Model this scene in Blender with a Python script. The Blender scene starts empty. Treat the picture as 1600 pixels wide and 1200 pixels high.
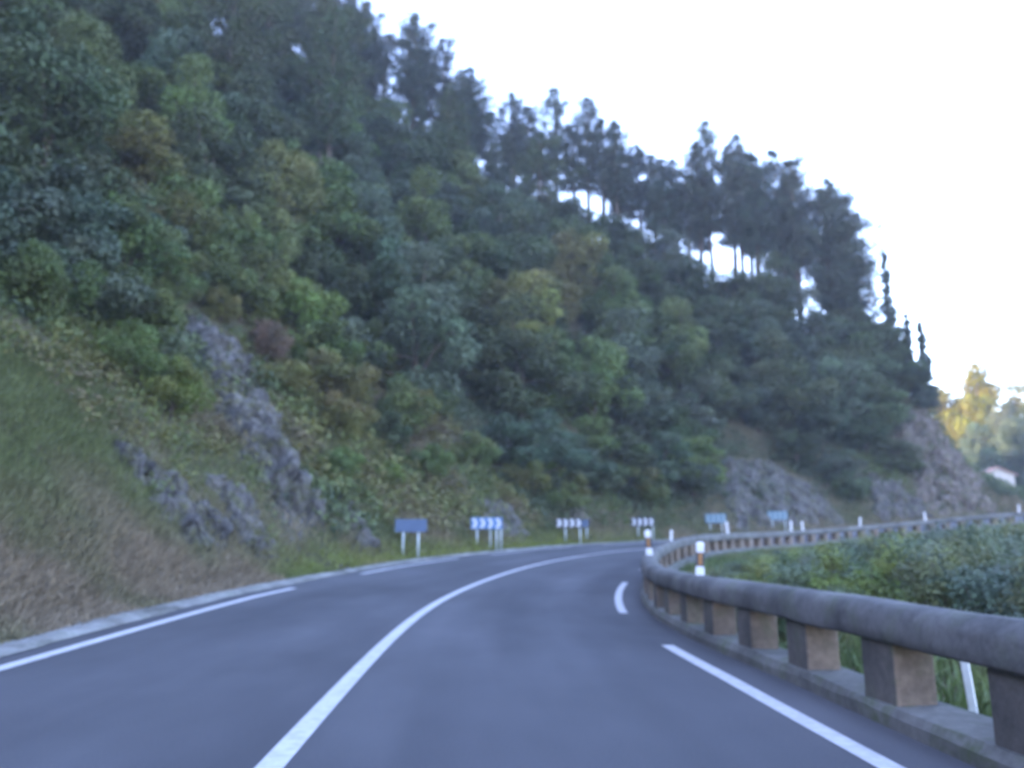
import bpy, math, random
import numpy as np

sc = bpy.context.scene
COL = sc.collection
R = math.radians
rnd = random.Random(7)
RG = np.random.default_rng(11)

# ------------------------------------------------------------------ road alignment
KN = np.array([-10, 8, 16, 24, 34, 48, 70, 130.])
KV = np.array([-.0057, .0039, .0214, .022, .0137, .0225, .0241, .0225])
ZN = np.array([-10, 10, 25, 45, 70, 130.])
ZV = np.array([-.0029, .0035, .0424, .0154, .0666, .0533])
DS = .05
S = np.arange(-40, 122, DS)
KAP = np.interp(S, KN, KV)
i0 = int(np.argmin(abs(S)))
TH = np.cumsum(KAP) * DS
TH += -.0503 - TH[i0]
CX = np.cumsum(np.sin(TH)) * DS
CY = np.cumsum(np.cos(TH)) * DS
CX += -1.1835 - CX[i0]
CY -= CY[i0]
CZ = np.cumsum(np.interp(S, ZN, ZV)) * DS
CZ -= CZ[i0]
BK = .033 * np.maximum(KAP, 0) / .02
LANE = 3.65

def head(s):
    return np.interp(s, S, TH)

def road(s, o, dz=0.0):
    """point at chainage s, o metres to the right of the centre line"""
    s = np.asarray(s, float)
    th = np.interp(s, S, TH)
    x = np.interp(s, S, CX) + o * np.cos(th)
    y = np.interp(s, S, CY) - o * np.sin(th)
    z = np.interp(s, S, CZ) - np.clip(o, -4.6, 4.8) * np.interp(s, S, BK) + dz
    return x, y, z

# ------------------------------------------------------------------ noise
def _h(ix, iy, iz, seed):
    n = (ix.astype(np.int64) * 374761393 + iy.astype(np.int64) * 668265263 + iz.astype(np.int64) * 2147483647 + seed * 974634777)
    n = (n ^ (n >> 13)) * 1274126177
    n = n ^ (n >> 16)
    return (n & 0xffff) / 65535.0

def vnoise(x, y, z=0, seed=0):
    x, y, z = np.broadcast_arrays(np.asarray(x, float), np.asarray(y, float), np.asarray(z, float))
    ix, iy, iz = np.floor(x), np.floor(y), np.floor(z)
    fx, fy, fz = x - ix, y - iy, z - iz
    fx, fy, fz = [f * f * (3 - 2 * f) for f in (fx, fy, fz)]
    r = 0
    for dx in (0, 1):
        for dy in (0, 1):
            for dz in (0, 1):
                w = (fx if dx else 1 - fx) * (fy if dy else 1 - fy) * (fz if dz else 1 - fz)
                r = r + w * _h(ix + dx, iy + dy, iz + dz, seed)
    return r

def fbm(x, y, z=0, octv=4, seed=0):
    r, a, t = 0, 1.0, 0
    for k in range(octv):
        r = r + a * vnoise(np.asarray(x) * 2 ** k, np.asarray(y) * 2 ** k, np.asarray(z) * 2 ** k, seed + k * 17)
        t += a
        a *= .5
    return r / t

# ------------------------------------------------------------------ terrain
CS = np.array([-40, 0, 12, 25, 40, 50, 60, 70, 76, 81, 83.2, 84.6, 87, 122.])
CV = np.array([66, 66, 66, 66, 62, 54, 44, 33, 26, 19, 14, 5, 2.2, 2.2])
KS = np.array([-40, 10, 35, 50, 80, 86, 92, 122])
KK = np.array([.9, .92, .98, 1.1, 1.15, 1.3, .8, .6])

def crest_u(s):
    return np.interp(s, CS, CV) / np.interp(s, KS, KK)

def prof(s, u):
    s, u = np.broadcast_arrays(np.asarray(s, float), np.asarray(u, float))
    C = np.interp(s, CS, CV)
    K = np.interp(s, KS, KK)
    lin = np.where(u < .6, u * .15, .09 + (u - .6) * K)
    k = 4.
    h = np.clip(.5 + .5 * (C - lin) / k, 0, 1)
    z = lin * h + C * (1 - h) - k * h * (1 - h)
    z = np.maximum(z, lin * np.clip(1 - u / 6, 0, 1) * .8)
    uc = C / K + np.where(s < 84.5, 14, 60)
    z = z - .85 * np.maximum(u - uc, 0)
    amp = np.clip((u - .6) / 4, 0, 1)
    z = z + amp * ((fbm(s * .16, u * .16, 0, 3, 3) - .5) * 2.4 + (fbm(s * .7, u * .7, 0, 3, 5) - .5) * .7)
    return z

def terr(s, u, dz=0.0):
    """hillside above the outer edge of the road, u metres uphill of the gravel strip"""
    x, y, z = road(s, -4.6 - np.asarray(u, float))
    return x, y, np.maximum(z + prof(s, u), -6.5) + dz

def inner(s, v, dz=0.0):
    """ground inside the bend, v metres behind the barrier"""
    v = np.asarray(v, float)
    x, y, z = road(s, 4.75 + v)
    d = -.12 - .16 * np.maximum(v - .8, 0) + np.clip(v / 3, 0, 1) * (fbm(np.asarray(s) * .3, v * .3, 0, 3, 9) - .5) * .8
    return x, y, z + d + dz

# ------------------------------------------------------------------ mesh helpers
def link(name, me, mat=None, parent=None, loc=None, rot=None):
    o = bpy.data.objects.new(name, me)
    COL.objects.link(o)
    if mat is not None:
        me.materials.append(mat)
    if parent is not None:
        o.parent = parent
    if loc is not None:
        o.location = loc
    if rot is not None:
        o.rotation_euler = rot
    return o

def np_mesh(name, V, Fc, cols=None, smooth=False, uv=None):
    """V (n,3), Fc (m,k) all faces with k corners"""
    me = bpy.data.meshes.new(name)
    V = np.ascontiguousarray(V, dtype=np.float32)
    Fc = np.ascontiguousarray(Fc, dtype=np.int32)
    m, k = Fc.shape
    me.vertices.add(len(V))
    me.vertices.foreach_set('co', V.ravel())
    me.loops.add(m * k)
    me.loops.foreach_set('vertex_index', Fc.ravel())
    me.polygons.add(m)
    me.polygons.foreach_set('loop_start', np.arange(0, m * k, k, dtype=np.int32))
    me.polygons.foreach_set('loop_total', np.full(m, k, dtype=np.int32))
    if smooth:
        me.polygons.foreach_set('use_smooth', np.ones(m, dtype=bool))
    me.update(calc_edges=True)
    me.validate()
    if cols is not None:
        a = me.attributes.new('tint', 'FLOAT_COLOR', 'POINT')
        c = np.ones((len(V), 4), dtype=np.float32)
        c[:, :cols.shape[1]] = cols
        a.data.foreach_set('color', c.ravel())
    if uv is not None:
        l = me.uv_layers.new(name='UVMap')
        l.data.foreach_set('uv', np.ascontiguousarray(uv[Fc.ravel()], dtype=np.float32).ravel())
    return me

def grid_faces(ni, nj, flip=False):
    i, j = np.meshgrid(np.arange(ni - 1), np.arange(nj - 1), indexing='ij')
    a = (i * nj + j).ravel()
    f = np.stack([a, a + nj, a + nj + 1, a + 1], 1)
    return f[:, ::-1] if flip else f

class MB:
    """collects simple solids into one mesh"""
    def __init__(self):
        self.v, self.f = [], []
    def add(self, v, f):
        b = len(self.v)
        self.v += [tuple(p) for p in v]
        self.f += [tuple(b + i for i in q) for q in f]
        return self
    def box(self, x0, x1, y0, y1, z0, z1):
        v = [(x0, y0, z0), (x1, y0, z0), (x1, y1, z0), (x0, y1, z0), (x0, y0, z1), (x1, y0, z1), (x1, y1, z1), (x0, y1, z1)]
        return self.add(v, [(0, 3, 2, 1), (4, 5, 6, 7), (0, 1, 5, 4), (1, 2, 6, 5), (2, 3, 7, 6), (3, 0, 4, 7)])
    def tube(self, pts, rad, n=8, caps=True):
        b = len(self.v)
        pts = [np.array(p, float) for p in pts]
        up = np.array([0.31, .93, .2])
        for k, p in enumerate(pts):
            d = pts[min(k + 1, len(pts) - 1)] - pts[max(k - 1, 0)]
            d /= np.linalg.norm(d) + 1e-9
            a = np.cross(d, up)
            if np.linalg.norm(a) < .1:
                a = np.cross(d, (1, 0, 0))
            a /= np.linalg.norm(a)
            c = np.cross(d, a)
            for q in range(n):
                t = 2 * math.pi * q / n
                self.v.append(tuple(p + rad[k] * (math.cos(t) * a + math.sin(t) * c)))
        for k in range(len(pts) - 1):
            for q in range(n):
                q2 = (q + 1) % n
                self.f.append((b + k * n + q, b + k * n + q2, b + (k + 1) * n + q2, b + (k + 1) * n + q))
        if caps:
            self.f.append(tuple(b + q for q in range(n))[::-1])
            self.f.append(tuple(b + (len(pts) - 1) * n + q for q in range(n)))
        return self
    def prism(self, poly, y0, y1):
        """poly in x,z extruded along y"""
        n = len(poly)
        v = [(x, y0, z) for x, z in poly] + [(x, y1, z) for x, z in poly]
        f = [tuple(range(n)), tuple(range(2 * n - 1, n - 1, -1))]
        f += [(i, n + i, n + (i + 1) % n, (i + 1) % n) for i in range(n)]
        return self.add(v, f)
    def mesh(self, name, smooth=False):
        me = bpy.data.meshes.new(name)
        me.from_pydata(self.v, [], self.f)
        if smooth:
            for p in me.polygons:
                p.use_smooth = True
        me.update()
        return me
    def build(self, name, mat, parent=None, smooth=False, bevel=0, loc=None, rot=None):
        o = link(name, self.mesh(name, smooth), mat, parent, loc, rot)
        if bevel:
            m = o.modifiers.new('Bevel', 'BEVEL')
            m.width, m.segments, m.limit_method = bevel, 2, 'ANGLE'
        return o

def tag(o, label, cat=None, group=None, kind=None):
    o['label'] = label
    if cat:
        o['category'] = cat
    if group:
        o['group'] = group
    if kind:
        o['kind'] = kind
    return o

def empty(name, loc, rz=0.0):
    o = bpy.data.objects.new(name, None)
    COL.objects.link(o)
    o.empty_display_size = .2
    o.location = loc
    o.rotation_euler = (0, 0, rz)
    return o

def copy_tree(o, parent=None):
    c = o.copy()
    COL.objects.link(c)
    c.parent = parent
    for ch in list(o.children):
        copy_tree(ch, c)
    return c

# ------------------------------------------------------------------ materials
def new_mat(name, rough=.8, spec=.3):
    m = bpy.data.materials.new(name)
    m.use_nodes = True
    nt = m.node_tree
    b = nt.nodes['Principled BSDF']
    b.inputs['Roughness'].default_value = rough
    b.inputs['Specular IOR Level'].default_value = spec
    return m, nt, b

def N(nt, t, **kw):
    n = nt.nodes.new(t)
    for k, v in kw.items():
        setattr(n, k, v)
    return n

def ramp(nt, src, stops):
    r = N(nt, 'ShaderNodeValToRGB')
    e = r.color_ramp.elements
    while len(e) < len(stops):
        e.new(.5)
    for k, (p, c) in enumerate(stops):
        e[k].position = p
        e[k].color = (*c, 1) if len(c) == 3 else c
    nt.links.new(src, r.inputs[0])
    return r.outputs[0]

def noise(nt, scale, detail=4, rough=.55, vec=None, dist=0):
    n = N(nt, 'ShaderNodeTexNoise')
    n.inputs['Scale'].default_value = scale
    n.inputs['Detail'].default_value = detail
    n.inputs['Roughness'].default_value = rough
    n.inputs['Distortion'].default_value = dist
    if vec is not None:
        nt.links.new(vec, n.inputs['Vector'])
    return n.outputs['Fac']

def mix(nt, a, b, fac, mode='MIX'):
    m = N(nt, 'ShaderNodeMix', data_type='RGBA', blend_type=mode)
    for sock, val in ((m.inputs[6], a), (m.inputs[7], b)):
        if hasattr(val, 'is_linked'):
            nt.links.new(val, sock)
        else:
            sock.default_value = (*val, 1)
    if hasattr(fac, 'is_linked'):
        nt.links.new(fac, m.inputs[0])
    else:
        m.inputs[0].default_value = fac
    return m.outputs[2]

def bump(nt, b, src, strength=.4, dist=.02):
    n = N(nt, 'ShaderNodeBump')
    n.inputs['Strength'].default_value = strength
    n.inputs['Distance'].default_value = dist
    nt.links.new(src, n.inputs['Height'])
    nt.links.new(n.outputs[0], b.inputs['Normal'])

def objcoord(nt, scale=(1, 1, 1), which='Object'):
    t = N(nt, 'ShaderNodeTexCoord')
    m = N(nt, 'ShaderNodeMapping')
    m.inputs['Scale'].default_value = scale
    nt.links.new(t.outputs[which], m.inputs[0])
    return m.outputs[0]

def simple(name, col, rough=.6, var=.15, scale=6, spec=.3, metallic=0):
    m, nt, b = new_mat(name, rough, spec)
    v = objcoord(nt)
    f = noise(nt, scale, 4, .6, v)
    c = ramp(nt, f, [(.3, tuple(x * (1 - var) for x in col)), (.7, tuple(min(1, x * (1 + var)) for x in col))])
    nt.links.new(c, b.inputs['Base Color'])
    b.inputs['Metallic'].default_value = metallic
    return m

def mat_asphalt():
    m, nt, b = new_mat('asphalt', .82, .35)
    uv = objcoord(nt, (1, 1, 1), 'UV')          # x: across the road in metres, y: along it
    long_v = objcoord(nt, (.9, .07, 1), 'UV')
    big = objcoord(nt, (.25, .12, 1), 'UV')
    f1 = noise(nt, 1.0, 3, .55, long_v)
    f2 = noise(nt, 1.0, 4, .6, big)
    f3 = noise(nt, 55, 3, .7, uv)
    c = ramp(nt, f1, [(.3, (.044, .044, .049)), (.7, (.066, .065, .071))])
    c = mix(nt, c, ramp(nt, f2, [(.35, (.66, .67, .68)), (.62, (1.2, 1.2, 1.2))]), 1, 'MULTIPLY')
    c = mix(nt, c, ramp(nt, f3, [(.3, (.7, .7, .7)), (.72, (1.35, 1.35, 1.35))]), .7, 'MULTIPLY')
    # polished wheel tracks: bands at fixed offsets across each lane
    sep = N(nt, 'ShaderNodeSeparateXYZ')
    nt.links.new(uv, sep.inputs[0])
    wv = N(nt, 'ShaderNodeMath', operation='SINE')
    mu = N(nt, 'ShaderNodeMath', operation='MULTIPLY')
    nt.links.new(sep.outputs[0], mu.inputs[0])
    mu.inputs[1].default_value = 2 * math.pi / 1.8
    nt.links.new(mu.outputs[0], wv.inputs[0])
    t = ramp(nt, wv.outputs[0], [(.0, (1, 1, 1)), (1, (1.16, 1.16, 1.15))])
    c = mix(nt, c, t, .8, 'MULTIPLY')
    nt.links.new(c, b.inputs['Base Color'])
    bump(nt, b, f3, .35, .006)
    return m

def mat_paint():
    m, nt, b = new_mat('road_paint', .6, .3)
    v = objcoord(nt, (1, 1, 1))
    f = noise(nt, 9, 5, .7, v)
    f2 = noise(nt, 60, 3, .7, v)
    c = ramp(nt, f, [(.25, (.30, .29, .29)), (.6, (.46, .45, .45))])
    c = mix(nt, c, ramp(nt, f2, [(.28, (.6, .6, .6)), (.42, (1, 1, 1))]), .6, 'MULTIPLY')
    nt.links.new(c, b.inputs['Base Color'])
    return m

def mat_concrete(name, lo, hi, moss=0.0, streak=True):
    m, nt, b = new_mat(name, .9, .2)
    v = objcoord(nt)
    f = noise(nt, 1.3, 6, .65, v)
    f2 = noise(nt, 14, 5, .7, v)
    c = ramp(nt, f, [(.3, lo), (.68, hi)])
    c = mix(nt, c, ramp(nt, f2, [(.3, (.7, .7, .7)), (.7, (1.2, 1.2, 1.2))]), .8, 'MULTIPLY')
    if moss:
        f3 = noise(nt, 2.6, 5, .7, v, .6)
        k = ramp(nt, f3, [(.5, (0, 0, 0)), (.66, (moss, moss, moss))])
        c = mix(nt, c, (.07, .085, .045), k)
    nt.links.new(c, b.inputs['Base Color'])
    bump(nt, b, f2, .5, .012)
    return m

def mat_soil():
    m, nt, b = new_mat('hill_soil', .95, .1)
    v = objcoord(nt)
    f = noise(nt, .35, 6, .65, v)
    f2 = noise(nt, 3.2, 6, .7, v)
    c = ramp(nt, f, [(.32, (.05, .055, .028)), (.5, (.085, .075, .042)), (.68, (.11, .095, .06))])
    c = mix(nt, c, ramp(nt, f2, [(.3, (.55, .55, .55)), (.7, (1.3, 1.3, 1.3))]), .9, 'MULTIPLY')
    nt.links.new(c, b.inputs['Base Color'])
    bump(nt, b, f2, .9, .15)
    return m

def mat_rock(name, lo, mid, hi):
    m, nt, b = new_mat(name, .9, .2)
    v = objcoord(nt)
    vs = objcoord(nt, (1.5, 1.5, .8))
    f = noise(nt, 1.1, 7, .65, vs, .8)
    f2 = noise(nt, 6, 6, .7, v)
    vo = N(nt, 'ShaderNodeTexVoronoi', feature='DISTANCE_TO_EDGE')
    vo.inputs['Scale'].default_value = 1.7
    nt.links.new(vs, vo.inputs['Vector'])
    c = ramp(nt, f, [(.3, lo), (.5, mid), (.7, hi)])
    c = mix(nt, c, ramp(nt, f2, [(.3, (.6, .6, .6)), (.72, (1.3, 1.3, 1.3))]), .9, 'MULTIPLY')
    f3 = noise(nt, 1.9, 5, .7, v)
    c = mix(nt, c, (.085, .085, .04), ramp(nt, f3, [(.50, (0, 0, 0)), (.62, (.8, .8, .8))]))
    nt.links.new(c, b.inputs['Base Color'])
    c2 = ramp(nt, vo.outputs['Distance'], [(0, (.35, .35, .35)), (.07, (1, 1, 1))])
    nt.links.new(mix(nt, c, c2, .7, 'MULTIPLY'), b.inputs['Base Color'])
    h = mix(nt, ramp(nt, vo.outputs['Distance'], [(0, (0, 0, 0)), (.12, (1, 1, 1))]), ramp(nt, f2, [(.2, (0, 0, 0)), (.8, (1, 1, 1))]), .5)
    bump(nt, b, h, .9, .12)
    return m

def mat_leaf(name, use_obj=True, trans=.25):
    """tint attribute: RGB factor per leaf, times the object's own colour"""
    m, nt, b = new_mat(name, .6, .25)
    at = N(nt, 'ShaderNodeAttribute', attribute_name='tint')
    c = at.outputs['Color']
    if use_obj:
        oi = N(nt, 'ShaderNodeObjectInfo')
        c = mix(nt, at.outputs['Color'], oi.outputs['Color'], 1, 'MULTIPLY')
    nt.links.new(c, b.inputs['Base Color'])
    if trans:
        tr = N(nt, 'ShaderNodeBsdfTranslucent')
        nt.links.new(c, tr.inputs[0])
        mx = N(nt, 'ShaderNodeMixShader')
        mx.inputs[0].default_value = trans
        nt.links.new(b.outputs[0], mx.inputs[1])
        nt.links.new(tr.outputs[0], mx.inputs[2])
        nt.links.new(mx.outputs[0], nt.nodes['Material Output'].inputs[0])
    return m

def mat_bark():
    m, nt, b = new_mat('bark', .95, .1)
    v = objcoord(nt, (3, 3, .6))
    f = noise(nt, 2.2, 5, .7, v)
    c = ramp(nt, f, [(.3, (.045, .035, .028)), (.7, (.15, .12, .095))])
    nt.links.new(c, b.inputs['Base Color'])
    bump(nt, b, f, .8, .05)
    return m

M = dict(
    asphalt=mat_asphalt(), paint=mat_paint(),
    strip=mat_concrete('verge_gravel', (.07, .066, .055), (.27, .265, .25), .5),
    beam=mat_concrete('beam_concrete', (.05, .049, .048), (.155, .15, .145), .4),
    post=mat_concrete('post_concrete', (.075, .06, .048), (.25, .185, .14), .35),
    post_front=mat_concrete('post_front_concrete', (.05, .048, .045), (.13, .115, .10), .4),
    plinth=mat_concrete('plinth_concrete', (.06, .06, .055), (.16, .155, .145), .85),
    soil=mat_soil(),
    rock=mat_rock('grey_rock', (.036, .032, .029), (.096, .088, .081), (.20, .187, .175)),
    brown_rock=mat_rock('brown_rock', (.06, .05, .042), (.14, .115, .095), (.22, .19, .16)),
    leaf=mat_leaf('leaf'), needle=mat_leaf('needle', True, .12),
    cover=mat_leaf('cover_leaf', False, .2), grass=mat_leaf('grass_blade', False, .3),
    bark=mat_bark(),
    blue=simple('blue_sign_face', (.07, .15, .30), .45, .1),
    navy=simple('dark_blue_sign_face', (.055, .085, .15), .5, .12),
    dark=simple('dark_sign_face', (.035, .035, .045), .5, .1),
    teal=simple('faded_blue_sign_face', (.09, .16, .21), .5, .12),
    white=simple('white_sign_film', (.46, .47, .50), .45, .05),
    dull=simple('dull_white_film', (.24, .31, .34), .55, .08),
    steel=simple('galvanised_steel', (.42, .46, .47), .45, .15, 9, .5, .3),
    plastic=simple('white_plastic', (.62, .62, .63), .4, .06),
    band=simple('black_band', (.07, .065, .07), .5, .1),
    amber=simple('amber_reflector', (.36, .17, .06), .3, .1),
    wall=simple('cream_render', (.50, .46, .42), .9, .06, 1.2),
    roof=simple('pink_roof_tile', (.34, .21, .18), .85, .2, 3),
    glass=simple('window_glass', (.03, .04, .05), .15, .1, 2, .6),
    pale_post=simple('pale_weathered_post', (.62, .62, .60), .8, .18, 12),
)

# ------------------------------------------------------------------ ground, road, verges
sg = np.arange(-30, 112.1, .7)
ug = np.concatenate([np.arange(0, 3, .3), np.arange(3, 14, .6), np.arange(14, 66, 1.2), np.arange(66, 160, 6)])
SS, UU = np.meshgrid(sg, ug, indexing='ij')
x, y, z = terr(SS, UU)
V = np.stack([x, y, z - .01], -1).reshape(-1, 3)
o = link('hillside', np_mesh('hillside', V, grid_faces(len(sg), len(ug)), smooth=True), M['soil'])
tag(o, 'steep hillside rising from the outer edge of the road', kind='structure')

vg = np.concatenate([np.arange(0, 3, .4), np.arange(3, 31, 1.)])
SS, UU = np.meshgrid(sg, vg, indexing='ij')
x, y, z = inner(SS, UU)
V = np.stack([x, y, z], -1).reshape(-1, 3)
o = link('ravine_bank', np_mesh('ravine_bank', V, grid_faces(len(sg), len(vg), True), smooth=True), M['soil'])
tag(o, 'overgrown bank falling away inside the bend behind the barrier', kind='structure')

g = MB().add([(-1500, -1500, -5.3), (1500, -1500, -5.3), (1500, 1500, -5.3), (-1500, 1500, -5.3)], [(0, 1, 2, 3)])
tag(g.build('ground', M['soil']), 'valley floor below the road', kind='structure')

def far_h(x, y):
    h = -6 + 30 * np.exp(-((x - 108) / 48) ** 2 - ((y - 172) / 42) ** 2)
    return h + (fbm(x * .05, y * .05, 0, 3, 21) - .5) * 4
gx, gy = np.meshgrid(np.arange(0, 220, 4.), np.arange(95, 290, 4.), indexing='ij')
V = np.stack([gx, gy, far_h(gx, gy)], -1).reshape(-1, 3)
o = link('far_hill', np_mesh('far_hill', V, grid_faces(*gx.shape), smooth=True), M['soil'])
tag(o, 'wooded hill beyond the end of the bend', kind='structure')

def ribbon(name, s0, s1, o0, o1, dz, mat, label, ds=.5, nj=2, wob=None):
    s = np.linspace(s0, s1, max(3, int(abs(s1 - s0) / ds) + 1))
    t = np.linspace(0, 1, nj)
    A, T = np.meshgrid(s, t, indexing='ij')
    O = o0 + (o1 - o0) * T
    Z = np.full(A.shape, dz, float)
    if wob:
        O, Z = wob(A, T, O, Z)
    x, y, z = road(A, O, Z)
    me = np_mesh(name, np.stack([x, y, z], -1).reshape(-1, 3), grid_faces(len(s), nj, True), smooth=True,
                 uv=np.stack([O.ravel(), A.ravel()], 1))
    ob = link(name, me, mat)
    if label:
        tag(ob, label, kind='structure')
    return ob

ribbon('road', -28, 110, -4.15, 4.2, 0, M['asphalt'], 'dark two lane asphalt road curving away to the right', .5, 9)

def wob_strip(A, T, O, Z):
    n = fbm(A * 1.1, T * 3, 0, 4, 31) - .5
    O = O + np.where((T > .0) & (T < 1), n * .18, np.where(T == 0, (fbm(A * .9, 0, 0, 3, 33) - .5) * .5 - .05, (fbm(A * 1.4, 7, 0, 3, 35) - .5) * .10))
    Z = Z + np.where(T == 1, .006, .012 + np.sin(T * 3.14) * .05 + n * .07)
    return O, Z
ribbon('gravel_strip', -28, 110, -4.62, -4.05, .004, M['strip'], 'broken pale concrete and gravel strip along the outer road edge', .22, 7, wob_strip)
ribbon('center_line', -28, 108, -.085, .085, .004, M['paint'], 'solid white line down the middle of the road', .4)
for k, (a, b) in enumerate([(-20, 18.2), (22.4, 29.8), (32.8, 41.0), (44.5, 56), (60, 70), (74, 84)]):
    ribbon('edge_line', a, b, -LANE - .09, -LANE + .09, .004, M['paint'], 'long white dash of the outer edge line', .4)
for k, (a, b) in enumerate([(-20, 10.8), (15.8, 23.4), (27.6, 31.0), (35, 38), (43, 46), (51, 54), (59, 62), (67, 70), (75, 78)]):
    ribbon('edge_line', a, b, LANE - .08, LANE + .08, .004, M['paint'], 'white dash of the inner edge line beside the barrier', .3)

# ------------------------------------------------------------------ roadside barrier
def sweep(profile, s0, s1, ds=.4, jitter=0.0, seed=0, smooth=True):
    s = np.linspace(s0, s1, int((s1 - s0) / ds) + 1)
    P = np.array(profile)
    n = len(P)
    A = np.repeat(s[:, None], n, 1)
    O = np.repeat(P[None, :, 0], len(s), 0)
    Z = np.repeat(P[None, :, 1], len(s), 0)
    if jitter:
        O = O + (fbm(A * 1.3, np.arange(n)[None, :] * 1.7 + seed, 0, 3, 41) - .5) * jitter
        Z = Z + (fbm(A * 1.1, np.arange(n)[None, :] * 2.3 + seed, 0, 3, 43) - .5) * jitter
    x, y, z = road(A, O)
    z = np.repeat(road(s, 4.3)[2][:, None], n, 1) + Z
    V = np.stack([x, y, z], -1).reshape(-1, 3)
    f = []
    for i in range(len(s) - 1):
        for j in range(n):
            j2 = (j + 1) % n
            f.append((i * n + j, i * n + j2, (i + 1) * n + j2, (i + 1) * n + j))
    me = bpy.data.meshes.new('sweep')
    e = (len(s) - 1) * n
    me.from_pydata(V.tolist(), [], f + [tuple(range(n))[::-1], tuple(e + j for j in range(n))])
    for q in me.polygons[:-2]:
        q.use_smooth = smooth
    me.update()
    return me

s0, s1 = -7.0, 107.0
bx, by, bz = road(6.0, 4.4)
bar = empty('roadside_barrier', (float(bx), float(by), float(bz)))
tag(bar, 'long low weathered concrete barrier of beam on square posts curving along the bend', 'barrier')
bar_inv = bar.location.copy()
def under_bar(me, name, mat):
    ob = link(name, me, mat, bar)
    ob.location = (-bar_inv.x, -bar_inv.y, -bar_inv.z)
    return ob
# cross-sections as (offset, height), clockwise seen along the road
beam_p = [(4.205, .575), (4.19, .60), (4.187, .67), (4.19, .74), (4.205, .785), (4.24, .825), (4.29, .85), (4.35, .862), (4.45, .862), (4.51, .85), (4.55, .825), (4.575, .785), (4.582, .74), (4.582, .60), (4.57, .575)]
under_bar(sweep(beam_p, s0, s1, .35, .035), 'beam', M['beam'])
plinth_p = [(4.17, -.3), (4.16, .09), (4.20, .15), (4.62, .16), (4.66, .12), (4.68, -.4)]
under_bar(sweep(plinth_p, s0, s1, .35, .05, 5, False), 'plinth', M['plinth'])
k = 0
sp = 6.13 - 1.6 * 8
while sp < s1 - .5:
    w = .25
    v = []
    for (ss_, oo) in ((sp - w, 4.235), (sp - w, 4.545), (sp + w, 4.545), (sp + w, 4.235)):
        px_, py_, pz_ = road(ss_, oo)
        v.append((float(px_), float(py_)))
    zb = float(road(sp, 4.3)[2])
    mb = MB()
    vv = [(a, b, zb + .11) for a, b in v] + [(a, b, zb + .605) for a, b in v]
    mb.add(vv, [(0, 1, 2, 3), (7, 6, 5, 4), (0, 4, 5, 1), (1, 5, 6, 2), (2, 6, 7, 3), (3, 7, 4, 0)])
    me = mb.mesh('post')
    ob = under_bar(me, 'post', M['post'])
    me.materials.append(M['post_front'])
    me.polygons[5].material_index = 1  # road-facing face takes a darker concrete than the other sides
    bm = ob.modifiers.new('Bevel', 'BEVEL')
    bm.width, bm.segments = .02, 2
    sp += 1.6

# ------------------------------------------------------------------ delineator posts on the barrier
def make_delineator():
    t = empty('delineator_post', (0, 0, 0))
    h = .48
    def ring(z, r):
        # teardrop-like section, flat face to the traffic (-y)
        return [(r * 1.0, -.55 * r, z), (r * .9, .35 * r, z), (r * .35, .95 * r, z), (-r * .35, .95 * r, z), (-r * .9, .35 * r, z), (-r * 1.0, -.55 * r, z)]
    def shell(levels):
        m = MB()
        n = 6
        vs = [p for z_, r_ in levels for p in ring(z_, r_)]
        f = []
        for a in range(len(levels) - 1):
            for b in range(n):
                f.append((a * n + b, a * n + (b + 1) % n, (a + 1) * n + (b + 1) % n, (a + 1) * n + b))
        f.append(tuple(range(n))[::-1])
        f.append(tuple((len(levels) - 1) * n + b for b in range(n)))
        return m.add(vs, f)
    shell([(-.02, .075), (.10, .068), (.13, .062), (.34, .06), (.36, .066), (.44, .07), (.47, .06), (.485, .03)]).build('body', M['plastic'], t, bevel=.006)
    shell([(.135, .0655), (.335, .0645)]).build('black_band', M['band'], t)
    MB().box(-.022, .030, -.052, -.036, .155, .32).build('reflector', M['amber'], t, bevel=.004)
    return t
dl = [(12.0, 1.0, 'white delineator post with amber reflector and black band on nearest barrier bend'),
      (21.6, 1.3, 'white delineator post overlapping the post of the fourth chevron board'),
      (29.5, .75, 'small white delineator post just beyond where the barrier turns away'),
      (41.0, 1.1, 'white delineator post on the far barrier just past the fifth, faded chevron board'),
      (51.3, 1.12, 'white delineator post on the far barrier, first of the close pair after the last board'),
      (53.0, 1.05, 'white delineator post on the far barrier, second of the close pair after the last board'),
      (60.5, 1.1, 'white delineator post on far barrier below the big smooth grey rock end'),
      (68.0, 1.15, 'white delineator post on far barrier in front of the tall brown cliff'),
      (77.4, 1.1, 'white delineator post on far barrier nearest the pale house')]
proto = make_delineator()
plain = make_delineator()
for ch in list(plain.children):
    if ch.name.startswith(('black_band', 'reflector')):
        bpy.data.objects.remove(ch)
plain.children[0].name = 'shaft'
MB().tube([(0, 0, .455), (0, 0, .475), (0, 0, .50)], [.062, .058, .02], 8).build('cap', M['plastic'], plain, True)
for k, (s, scl, lab) in enumerate(dl):
    o = proto if k == 0 else (copy_tree(proto) if k < 2 else (plain if k == 2 else copy_tree(plain)))
    px_, py_, _ = road(s, 4.40)
    pz_ = float(road(s, 4.3)[2]) + .855
    o.location = (float(px_), float(py_), pz_)
    a = math.atan2(float(px_), float(py_))
    o.rotation_euler = (0, R(-3 if k % 2 else 3), -a + R(rnd.uniform(-12, 12)))
    o.scale = (scl * .9, scl * .9, scl)
    tag(o, lab, 'road post', 'delineator posts on the barrier')

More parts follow.
